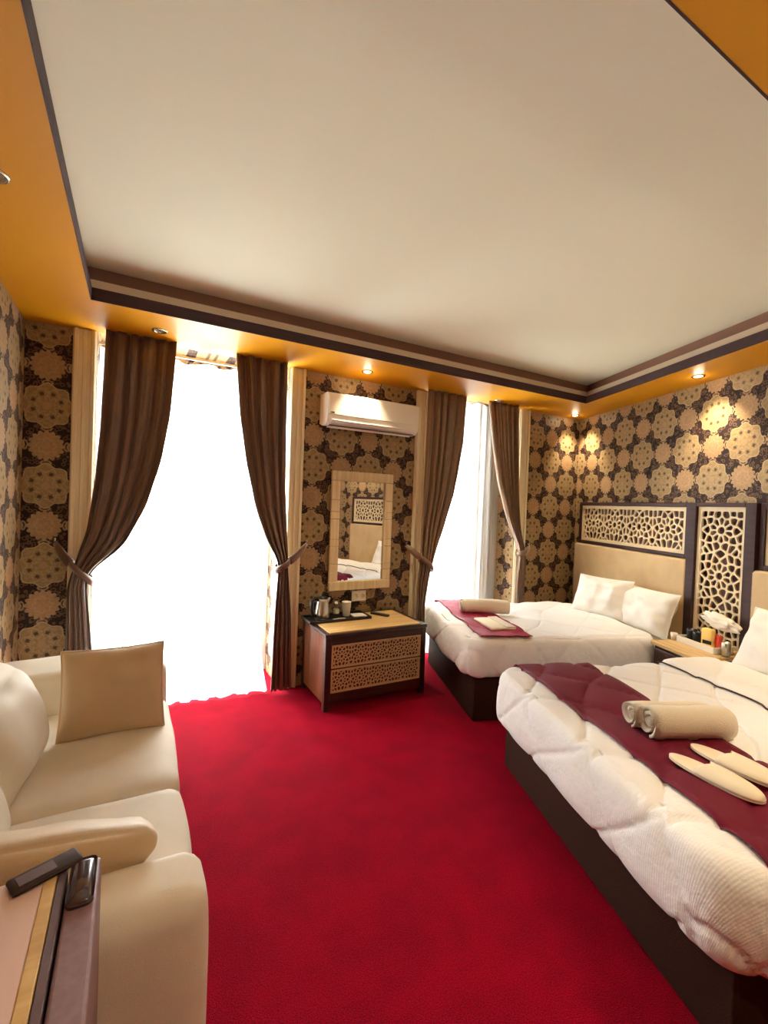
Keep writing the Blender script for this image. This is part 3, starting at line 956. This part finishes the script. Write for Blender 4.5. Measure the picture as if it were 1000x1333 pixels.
# rolled towels
def roll_towel(label, s, d, z, rz, L, r0, squash, seed, lobe=False):
    t = thing('rolled_towel', label, 'towel', W(s, d, z), rz, 'rolled cream towels on the bed runners')
    turns, n, th = 2.6, 90, r0*.24
    outer, inner = [], []
    for i in range(n+1):
        q = i/n; an = q*turns*2*PI+.6
        rr = r0*(.10+.90*q)
        wob = 1+.04*math.sin(an*3+seed)
        for lst, off in ((outer, th*.46), (inner, -th*.46)):
            ro = max(.002, rr*wob+off)
            lst.append((ro*math.cos(an), ro*math.sin(an)*squash))
    loop = outer+inner[::-1]
    zmin = min(p[1] for p in loop)
    m_ = 12; vs, fs = [], []
    for k in range(m_+1):
        q = k/m_
        sc_ = 1-.05*abs(2*q-1)**6+.015*math.sin(q*9+seed)
        for i, (y, zz) in enumerate(loop):
            tel = .012*math.sin(i/len(outer)*5+seed)*(1 if k in (0, m_) else 0)
            vs.append((-L/2+L*q+tel, y*sc_, (zz-zmin)*sc_))
    c = len(loop)
    for k in range(m_):
        for i in range(c): fs.append((k*c+i, k*c+(i+1) % c, (k+1)*c+(i+1) % c, (k+1)*c+i))
    for base, rev in ((0, 1), (m_*c, 0)):
        for i in range(n):
            f = (base+i, base+i+1, base+c-2-i, base+c-1-i)
            fs.append(f[::-1] if rev else f)
    o = pyobj('towel_roll', vs, fs, M['towel'], t)
    if lobe:    # the towel is rolled in from both sides: a second roll lies behind the first
        q_ = pyobj('towel_roll', [(x_*1.0-.022, y_*.78+r0*1.25, z_*.86+.001) for x_, y_, z_ in vs], fs, M['towel'], t)
    bm = bmesh.new(); e = outer[-1]
    tube(bm, [(-L/2+.01+L*.98*k/10, e[0]*1.0, e[1]-zmin) for k in range(11)], .006, 6)
    obj('loose_edge', bm, M['towel'], t, True)
zt = dv1.z(3.17, 1.45)+.012
roll_towel('large cream towel rolled up on the burgundy runner of the nearer bed', 3.15, 1.46, zt, RZ+R(84), .35, .064, .95, 1, True)
roll_towel('rolled cream towel on the raspberry runner of the far bed', 1.06, 1.50, dv2.z(1.06, 1.50)+.010, RZ+R(80), .40, .066, .85, 2)

# slippers
def slipper(label, s, d, z, rz):
    t = thing('slipper', label, 'slipper', W(s, d, z), rz, 'pair of cream slippers on the runner')
    L, n = .30, 48
    def outline(off=0):
        pts = []
        for k in range(n):
            an = 2*PI*k/n
            x = L/2*math.cos(an); wdt = .054*(1+.12*math.cos(an)+.10*math.cos(2*an))
            pts.append((x*(1+off/L*2), (wdt+off)*math.sin(an)))
        return pts
    bm = bmesh.new(); prism(bm, outline(), 0, .010)
    obj('sole', bm, M['slip'], t)
    # toe cover, a low vault over the front half
    vs, fs = [], []
    nu, nv = 18, 16
    for i in range(nu+1):
        q = i/nu; x = -.01+(L/2+.008)*q
        c_ = min(1, x/(L/2)) if x > -L/2 else -1
        an = math.acos(max(-1, min(1, c_*.998)))
        hw = .058*(1+.12*math.cos(an)+.10*math.cos(2*an))*math.sin(an)+.001
        hh = .034*math.sqrt(max(0, 1-q**2.5))+.002
        for j in range(nv+1):
            a = PI*j/nv
            vs.append((x+.03*(1-q)*-abs(math.cos(a)), hw*math.cos(a), .008+hh*math.sin(a)))
    for i in range(nu):
        for j in range(nv):
            p = i*(nv+1)+j; fs.append((p, p+1, p+nv+2, p+nv+1))
    o = pyobj('toe_cover', vs, fs, M['slip'], t)
    o.modifiers.new('thick', 'SOLIDIFY').thickness = .003
slipper('cream slipper nearer the camera on the burgundy runner', 3.435, 1.625, dv1.z(3.43, 1.62)+.016, RZ+R(17))
slipper('cream slipper beside the rolled towel on the burgundy runner', 3.395, 1.495, dv1.z(3.38, 1.50)+.018, RZ+R(17))

# flat cream packet on the far runner
t = thing('slipper_packet', 'flat folded cream packet lying on the raspberry runner', 'packet', W(1.46, 1.58, dv2.z(1.46, 1.58)+.012), RZ+R(4))
bx('pouch', (-.16, -.10, 0), (.16, .10, .022), M['slip'], t, .008, 2, True)
bx('flap', (-.16, .02, .022), (.16, .098, .027), M['towel'], t, .002)

# ------------------------------------------------------------------ nightstand and its clutter
NZ = .575
t = thing('nightstand', 'small wood topped nightstand between the two beds', 'nightstand', W(2.035, 0), RZ)
bx('tabletop', (-.205, -.52, NZ-.028), (.190, -.09, NZ), M['ltwood'], t, .004)
bx('body', (-.19, -.50, .12), (.18, -.09, NZ-.028), M['dkwood'], t, .004)
dr = bx('drawer', (-.175, -.515, .30), (.175, -.50, NZ-.05), M['dkwood'], t, .003)
bm = bmesh.new(); lathe(bm, [(0, .02), (.012, .016), (.014, .01), (.006, 0)], 14)
for v in bm.verts: v.co = Vector((v.co.x, -.515-v.co.z, v.co.y+.41))
obj('knob', bm, M['chrome'], dr, True)
for x in (-.165, .165):
    for y in (-.47, -.12): bx('leg', (x-.018, y-.018, 0), (x+.018, y+.018, .12), M['dkwood'], t, .003)
def NS(x, y, z=0): return W(1.985+x, -y+.03, NZ+z)
t = thing('snack_tray', 'white rectangular tray of minibar snacks on the nightstand', 'tray', NS(.03, -.225), RZ)
bx('tray_base', (-.15, -.075, 0), (.15, .075, .006), M['paperwhite'], t, .002)
f = bmesh.new()
for lo, hi in (((-.155, -.08, 0), (.155, -.072, .045)), ((-.155, .072, 0), (.155, .08, .045)), ((-.155, -.072, 0), (-.147, .072, .045)), ((.147, -.072, 0), (.155, .072, .045))): box(f, lo, hi, .002)
obj('rim', f, M['paperwhite'], t)
def cup(name, label, cat, loc, prof, m, group=None, inner=None):
    t = thing(name, label, cat, loc, 0, group)
    bm = bmesh.new(); lathe(bm, prof, 20); obj('cup_body', bm, m, t, True)
    return t
mug = [(0, 0), (.026, 0), (.030, .01), (.034, .08), (.034, .09), (.031, .09), (.027, .012), (0, .012)]
cup('dark_cup', 'black tumbler standing in the snack tray, left of its pair', 'cup', NS(-.075, -.22, .007), mug, M['black'], 'black tumblers in the snack tray')
cup('dark_cup', 'black tumbler in the snack tray beside the yellow packet', 'cup', NS(-.008, -.235, .007), mug, M['black'], 'black tumblers in the snack tray')
cup('white_cup', 'small cream cup at the left end of the snack tray', 'cup', NS(-.150, -.30, .0), [(0, 0), (.016, 0), (.024, .05), (.022, .05), (.014, .004), (0, .004)], M['paperwhite'])
t = thing('snack_packet', 'bright yellow snack packet with black label band in the tray', 'packet', NS(.065, -.225, .007), RZ+R(14))
bx('packet_body', (-.038, -.024, 0), (.038, .024, .135), M['yellow'], t, .012, 3, True)
bx('label_band', (-.022, -.0262, .03), (.036, -.0242, .055), M['black'], t)
t = thing('snack_packet', 'red snack packet leaning in the tray by the silver can', 'packet', NS(.115, -.195, .007), RZ-R(20))
bx('packet_body', (-.03, -.015, 0), (.03, .015, .10), M['red'], t, .010, 3, True)
t = thing('drink_can', 'small silver drink can right of the snack tray', 'can', NS(.222, -.245), 0)
bm = bmesh.new(); lathe(bm, [(0, .003), (.022, .002), (.027, .008), (.027, .085), (.022, .094), (.021, .094), (.020, .091), (0, .091)], 24); obj('can_body', bm, M['steel'], t, True)
bx('pull_tab', (-.004, -.012, .091), (.004, .010, .0935), M['chrome'], t)
# crumpled white bag
bm = bmesh.new(); bmesh.ops.create_icosphere(bm, subdivisions=4, radius=1)
for v in bm.verts:
    n_ = noise.noise(v.co*2.4)*.35+noise.noise(v.co*6)*.14
    v.co = Vector((v.co.x*.135, v.co.y*.045, v.co.z*.05+.02*v.co.x*-1))*(1+n_)
    v.co.z += .19
o = obj('plastic_bag', bm, M['paperwhite'], None, True); o.location = NS(.085, -.155, 0); o.rotation_euler = (0, 0, RZ)
tag(o, 'crumpled white plastic bag lying over the snacks against the lattice', 'bag')

# ------------------------------------------------------------------ dresser
DX0, DX1, DY0, DY1, DH = 1.205, 2.06, 2.985, 3.49, .56
t = thing('dresser', 'low dark dresser with two carved lattice drawers and oak top', 'dresser', ((DX0+DX1)/2, (DY0+DY1)/2, 0))
w2, d2 = (DX1-DX0)/2, (DY1-DY0)/2
for xa in (-w2, w2-.045):
    for ya in (-d2, d2-.045): bx('leg', (xa, ya, 0), (xa+.045, ya+.045, DH-.03), M['dkwood'], t, .003)
bx('front_rail', (-w2+.045, -d2+.004, DH-.085), (w2-.045, -d2+.03, DH-.03), M['dkwood'], t)
bx('bottom_rail', (-w2+.045, -d2+.004, .055), (w2-.045, -d2+.03, .125), M['dkwood'], t)
bx('side_panel', (-w2+.004, -d2+.045, .05), (-w2+.022, d2-.045, DH-.03), M['sidewood'], t)
bx('side_panel', (w2-.022, -d2+.045, .05), (w2-.004, d2-.045, DH-.03), M['sidewood'], t)
bx('back_panel', (-w2+.03, d2-.02, .05), (w2-.03, d2-.006, DH-.03), M['dkwood'], t)
bx('top', (-w2-.005, -d2-.006, DH-.03), (w2+.005, d2, DH-.004), M['dkwood'], t, .004)
bx('top_inlay', (-w2+.035, -d2+.012, DH-.006), (w2-.045, d2-.03, DH+.004), M['ltwood'], t, .002)
dl = lattice_mesh(w2*2-.10, .165,   .150, .0065, .006, .010, ox=.07, oy=.07)
for z0 in (.128, .306):
    dr = bx('drawer', (-w2+.05, -d2+.012, z0-.002), (w2-.05, d2-.10, z0+.168), M['recess'], t, .002)
    add_lattice(dl, M['lattice2'], dr, (0, -d2+.010, z0))
    bx('drawer_lip', (-w2+.05, -d2-.006, z0+.158), (w2-.05, -d2+.004, z0+.168), M['lattice2'], dr, .002)
DT = DH+.004
t = thing('serving_tray', 'black tray holding the kettle and cups on the dresser', 'tray', (1.44, 3.36, DT))
bx('tray_base', (-.255, -.105, 0), (.255, .105, .006), M['black'], t, .003)
f = bmesh.new()
for lo, hi in (((-.262, -.112, 0), (.262, -.102, .022)), ((-.262, .102, 0), (.262, .112, .022)), ((-.262, -.102, 0), (-.252, .102, .022)), ((.252, -.102, 0), (.262, .102, .022))): box(f, lo, hi, .002)
obj('rim', f, M['black'], t)
TT = DT+.0062
t = thing('kettle', 'steel electric kettle with black handle at the tray end', 'kettle', (1.315, 3.36, TT))
bm = bmesh.new(); lathe(bm, [(0, .012), (.058, .012), (.060, .018), (.057, .07), (.047, .14), (.041, .165), (0, .165)], 28); obj('kettle_body', bm, M['steel'], t, True)
bm = bmesh.new(); lathe(bm, [(0, 0), (.062, 0), (.064, .006), (.060, .013), (0, .013)], 28); obj('power_base', bm, M['black'], t, True)
bm = bmesh.new(); lathe(bm, [(.042, .163), (.040, .172), (.022, .180), (.008, .182), (.008, .19), (.011, .196), (0, .198)], 24); obj('lid', bm, M['black'], t, True)
bm = bmesh.new(); tube(bm, [(-.040, -.01, .155), (-.075, -.02, .172), (-.098, -.026, .15), (-.098, -.026, .09), (-.086, -.022, .045), (-.056, -.014, .035)], [.012, .015, .016, .016, .014, .010], 10); obj('handle', bm, M['black'], t, True)
bm = bmesh.new(); tube(bm, [(.040, .01, .125), (.058, .014, .15), (.070, .018, .160)], [.016, .012, .008], 10); obj('spout', bm, M['steel'], t, True)
t = thing('water_bottle', 'small clear water bottle beside the kettle', 'bottle', (1.445, 3.385, TT))
bm = bmesh.new(); lathe(bm, [(0, 0), (.022, 0), (.024, .006), (.024, .075), (.012, .098), (.011, .108)], 20); obj('bottle_body', bm, M['clear'], t, True)
bm = bmesh.new(); lathe(bm, [(.013, .105), (.013, .122), (0, .123)], 16); obj('cap', bm, M['paperwhite'], t, True)
bm = bmesh.new(); lathe(bm, [(.0246, .03), (.0246, .065)], 20); obj('sleeve', bm, M['paperwhite'], t, True)
cupp = [(0, 0), (.027, 0), (.029, .004), (.037, .092), (.039, .095), (.036, .094), (.027, .006), (0, .006)]
for z_, lab in ((0, 'white paper cup at the bottom of the stack on the black tray'), (.022, 'white paper cup at the top of the stack on the black tray')):
    t = thing('paper_cup', lab, 'cup', (1.535, 3.385, TT+z_), 0, 'stacked paper cups on the black tray')
    bm = bmesh.new(); lathe(bm, cupp, 24); obj('cup_body', bm, M['paperwhite'], t, True)
for x, y, a, lab in ((1.425, 3.295, 8, 'white sugar sachet at the front edge of the black tray, under the bottle'), (1.46, 3.30, -12, 'white sugar sachet on the tray in front of the paper cups')):
    t = thing('sachet', lab, 'sachet', (x, y, TT), R(a), 'sachets on the black tray')
    bx('sachet_body', (-.032, -.016, 0), (.032, .016, .007), M['paperwhite'], t, .003, 2, True)
    bx('crimp', (-.038, -.016, .002), (-.031, .016, .004), M['paperwhite'], t)
t = thing('card', 'white folded card at the right end of the black tray', 'card', (1.64, 3.365, TT), R(-6))
bx('leaf', (-.06, -.05, 0), (.06, .05, .003), M['paperwhite'], t)
bx('leaf', (-.06, -.05, .003), (.055, .048, .006), M['paperwhite'], t)
t = thing('remote_control', 'slim black remote control lying on the oak dresser top', 'remote control', (1.82, 3.33, DT), R(-58))
bx('case', (-.085, -.021, 0), (.085, .021, .016), M['black'], t, .006, 2, True)
for i in range(5):
    for j in range(2): bx('button', (-.06+i*.022, -.012+j*.016, .016), (-.048+i*.022, -.004+j*.016, .018), M['deskside'], t)

# ------------------------------------------------------------------ air conditioner, mirror, socket
t = thing('air_conditioner', 'white split air conditioner above the mirror', 'air conditioner', (1.715, BW, 0))
x0, x1 = -.42, .42
prof = [(0, 2.13), (-.06, 2.108), (-.13, 2.108), (-.168, 2.135), (-.178, 2.18), (-.180, 2.335), (-.172, 2.352), (-.15, 2.362), (0, 2.362)]
bm = bmesh.new()
a = [bm.verts.new((x0, y-.002, z)) for y, z in prof]; b = [bm.verts.new((x1, y-.002, z)) for y, z in prof]
bm.faces.new(a[::-1]); bm.faces.new(b)
for i in range(len(prof)):
    j = (i+1) % len(prof); bm.faces.new((a[i], a[j], b[j], b[i]))
obj('body', bm, M['acwhite'], t)
bx('front_panel', (x0+.004, -.190, 2.185), (x1-.004, -.180, 2.345), M['acwhite'], t, .004, 2)
lv = bmesh.new(); box(lv, (x0+.03, -.060, -.004), (x1-.03, .060, .004), .002)
o = obj('louver', lv, M['acwhite'], t); o.location = (0, -.133, 2.121); o.rotation_euler = (R(-24), 0, 0)
bx('outlet_slot', (x0+.03, -.150, 2.1055), (x1-.03, -.07, 2.1085), M['deskside'], t)
bx('badge', (x0+.022, -.1925, 2.196), (x0+.052, -.1898, 2.205), M['black'], t)

t = thing('wall_mirror', 'tall mirror in a whitewashed wooden frame above the dresser', 'mirror', (1.70, BW, 0))
mx0, mx1, mz0, mz1, fw_ = -.290, .285, .762, 1.760, .075
bx('glass', (mx0+.05, -.022, mz0+.05), (mx1-.05, -.016, mz1-.05), M['mirror'], t)
bx('backboard', (mx0+.01, -.016, mz0+.01), (mx1-.01, -.002, mz1-.01), M['dkwood'], t)
bx('rail', (mx0, -.045, mz1-fw_*1.1), (mx1, -.010, mz1), M['mirrorframe'], t, .005)
bx('rail', (mx0, -.045, mz0), (mx1, -.010, mz0+fw_), M['mirrorframe'], t, .005)
cuts = [mz0+fw_, .93, .985, 1.13, 1.19, 1.36, 1.42, 1.52, mz1-fw_*1.1]
for xa, xb in ((mx0, mx0+fw_), (mx1-fw_, mx1)):
    for za, zb_ in zip(cuts, cuts[1:]):
        bx('stile_block', (xa, -.042, za+.0015), (xb, -.012, zb_-.0015), M['mirrorframe'], t, .003)
t = thing('wall_socket', 'cream wall socket plate below the mirror', 'socket', (1.705, BW, .70))
bx('plate', (-.068, -.010, -.045), (.068, -.001, .045), M['acwhite'], t, .004, 2)
for x in (-.033, .033):
    bm = bmesh.new(); lathe(bm, [(0, .006), (.017, .006), (.019, .001), (.022, 0)], 18)
    for v in bm.verts: v.co = Vector((v.co.x+x, -.010-.004+v.co.z*.6, v.co.y))
    obj('outlet', bm, M['cream'], t, True)

# ------------------------------------------------------------------ sofa
def soft_box(w, d, h, bev, puff=(0, 0, 0), n=14, seed=0, wr=.004):
    """box with rounded edges and bulging faces, lower corner at origin"""
    vs, fs = [], []
    bm = bmesh.new(); bmesh.ops.create_cube(bm, size=2)
    bmesh.ops.subdivide_edges(bm, edges=bm.edges[:], cuts=n, use_grid_fill=True)
    dim = (w/2, d/2, h/2)
    for v in bm.verts:
        c = v.co.copy(); o_ = [0, 0, 0]
        q = [c[i]*dim[i] for i in range(3)]
        core = [max(-dim[i]+bev, min(dim[i]-bev, q[i])) for i in range(3)]
        dv_ = Vector([q[i]-core[i] for i in range(3)])
        p = Vector(core)
        if dv_.length > 1e-9: p = Vector(core)+dv_.normalized()*bev
        for i in range(3):
            j, k_ = (i+1) % 3, (i+2) % 3
            b_ = (1-c[j]**2)*(1-c[k_]**2)
            p[i] += puff[i]*b_*max(-1, min(1, c[i]))
        nn = noise.noise(Vector((p.x*6+seed, p.y*6, p.z*6)))
        p += Vector((c.x, c.y, c.z)).normalized()*wr*nn
        v.co = p+Vector(dim)
    return bm
t = thing('sofa', 'cream velvet two seat sofa along the left wall', 'sofa', (LX+.02, 1.10, 0))
SW = .175-(LX+.02)   # depth
def sb(name, lo, hi, bev, puff, m, seed=0, n=14, rot=None, wr=.004):
    bm = soft_box(hi[0]-lo[0], hi[1]-lo[1], hi[2]-lo[2], bev, puff, n, seed, wr)
    if rot: bmesh.ops.rotate(bm, cent=(0, 0, 0), matrix=Matrix.Rotation(rot, 3, 'Y'), verts=bm.verts)
    o = obj(name, bm, m, t, True); o.location = lo
    return o
LEN = 1.86
sb('sofa_base', (.02, .10, .04), (SW-.03, LEN-.15, .30), .02, (0, 0, 0), M['sofa'])
sb('arm', (0, 0, .03), (SW, .19, .575), .05, (.01, .006, .012), M['sofa'], 3, 18)
sb('arm', (0, LEN-.36, .03), (SW-.01, LEN, .625), .06, (.01, .006, .012), M['sofa'], 5, 18)
sb('backrest', (0, .12, .20), (.15, LEN-.20, .64), .06, (.01, 0, .01), M['sofa'], 7)
sb('seat_cushion', (.15, .185, .27), (SW-.005, .69, .455), .045, (.012, 0, .018), M['sofa'], 9)
sb('seat_cushion', (.15, .69, .27), (SW-.005, LEN-.355, .455), .045, (.012, 0, .018), M['sofa'], 11)
for y in (.08, LEN-.10):
    for x in (.06, SW-.08): bx('foot', (x-.02, y-.02, 0), (x+.02, y+.02, .045), M['dkwood'], t, .004)
def backcush(y0, y1, seed):
    bm = soft_box(.22, y1-y0, .40, .109, (.03, 0, .03), 22, seed, .022)
    L_ = y1-y0
    for v in bm.verts:      # draw the top and the ends in, as a full cushion does
        e = max(0, (v.co.z-.2)/.2); f_ = abs(v.co.y-L_/2)/(L_/2)
        v.co.x = .11+(v.co.x-.11)*(1-.25*e*e)*(1-.2*f_**3)
        v.co.z -= .05*f_**3*max(0, e)
    bmesh.ops.rotate(bm, cent=(0, 0, 0), matrix=Matrix.Rotation(R(-14), 3, 'Y'), verts=bm.verts)
    o = obj('back_cushion', bm, M['sofa'], t, True); o.location = (.105, y0, .392)
backcush(.68, 1.30, 13); backcush(.08, .665, 17)
# throw cushions
pillow('throw_cushion', 'square tan satin cushion standing against the far sofa arm', 'cushion', .40, .37, .13, M['tanpillow'], (-.065, 2.31, .462), R(2), R(-22), 8.8, 'tan cushions on the sofa', .05, .004)
ct = thing('throw_cushion', 'tan cushion lying over the near sofa arm onto the seat', 'cushion', (-.18, 1.245, .592), R(1), 'tan cushions on the sofa')
bm = soft_box(.50, .24, .085, .04, (.010, .010, .020), 20, 3, .012)
for v in bm.verts: v.co.x -= .25
CM = Matrix.Rotation(R(7), 3, 'Y') @ Matrix.Rotation(R(-25), 3, 'X')
bmesh.ops.rotate(bm, cent=(0, 0, 0), matrix=CM, verts=bm.verts)
for v in bm.verts: v.co.z += .012
obj('cushion_body', bm, M['tanpillow'], ct, True)
bm = bmesh.new(); tube(bm, [CM @ Vector((x, .004+.02*(abs(x)/.25)**4, .052))+Vector((0, 0, .012)) for x in (-.235, -.2, -.12, 0, .12, .2, .235)], .004, 6); obj('seam', bm, M['tanpillow'], ct, True)

# ------------------------------------------------------------------ desk in the near left corner
t = thing('desk', 'dark desk with pale pink top and wood edge strip at near left', 'desk', (0, 0, 0))
bx('top_panel', (LX+.01, -.45, .715), (-.137, 1.075, .752), M['desktop'], t, .002)
bx('edge_strip', (-.137, -.45, .715), (-.116, 1.075, .754), M['ltwood'], t, .002)
bx('edge_rail', (-.115, -.45, .68), (-.100, 1.075, .753), M['deskside'], t, .002)
bx('side_panel', (-.096, -.45, .02), (-.044, 1.078, .752), M['deskside2'], t, .006, 3)
bx('end_panel', (LX+.02, 1.035, 0), (-.10, 1.070, .715), M['deskside'], t, .003)
bx('end_panel', (LX+.02, -.44, 0), (-.10, -.405, .715), M['deskside'], t, .003)
bm = bmesh.new(); box(bm, (-.094, .955, .7505), (-.050, 1.072, .764), .0125, 4); obj('corner_cap', bm, M['blackgloss'], t, True)
t = thing('remote_control', 'dark flat remote control across the far corner of the near desk', 'remote control', (-.136, 1.068, .7545), R(24))
bx('case', (-.058, -.024, 0), (.058, .024, .011), M['dullblack'], t, .006, 2, True)
bx('keypad', (-.045, -.014, .011), (.015, .014, .0118), M['deskside'], t)
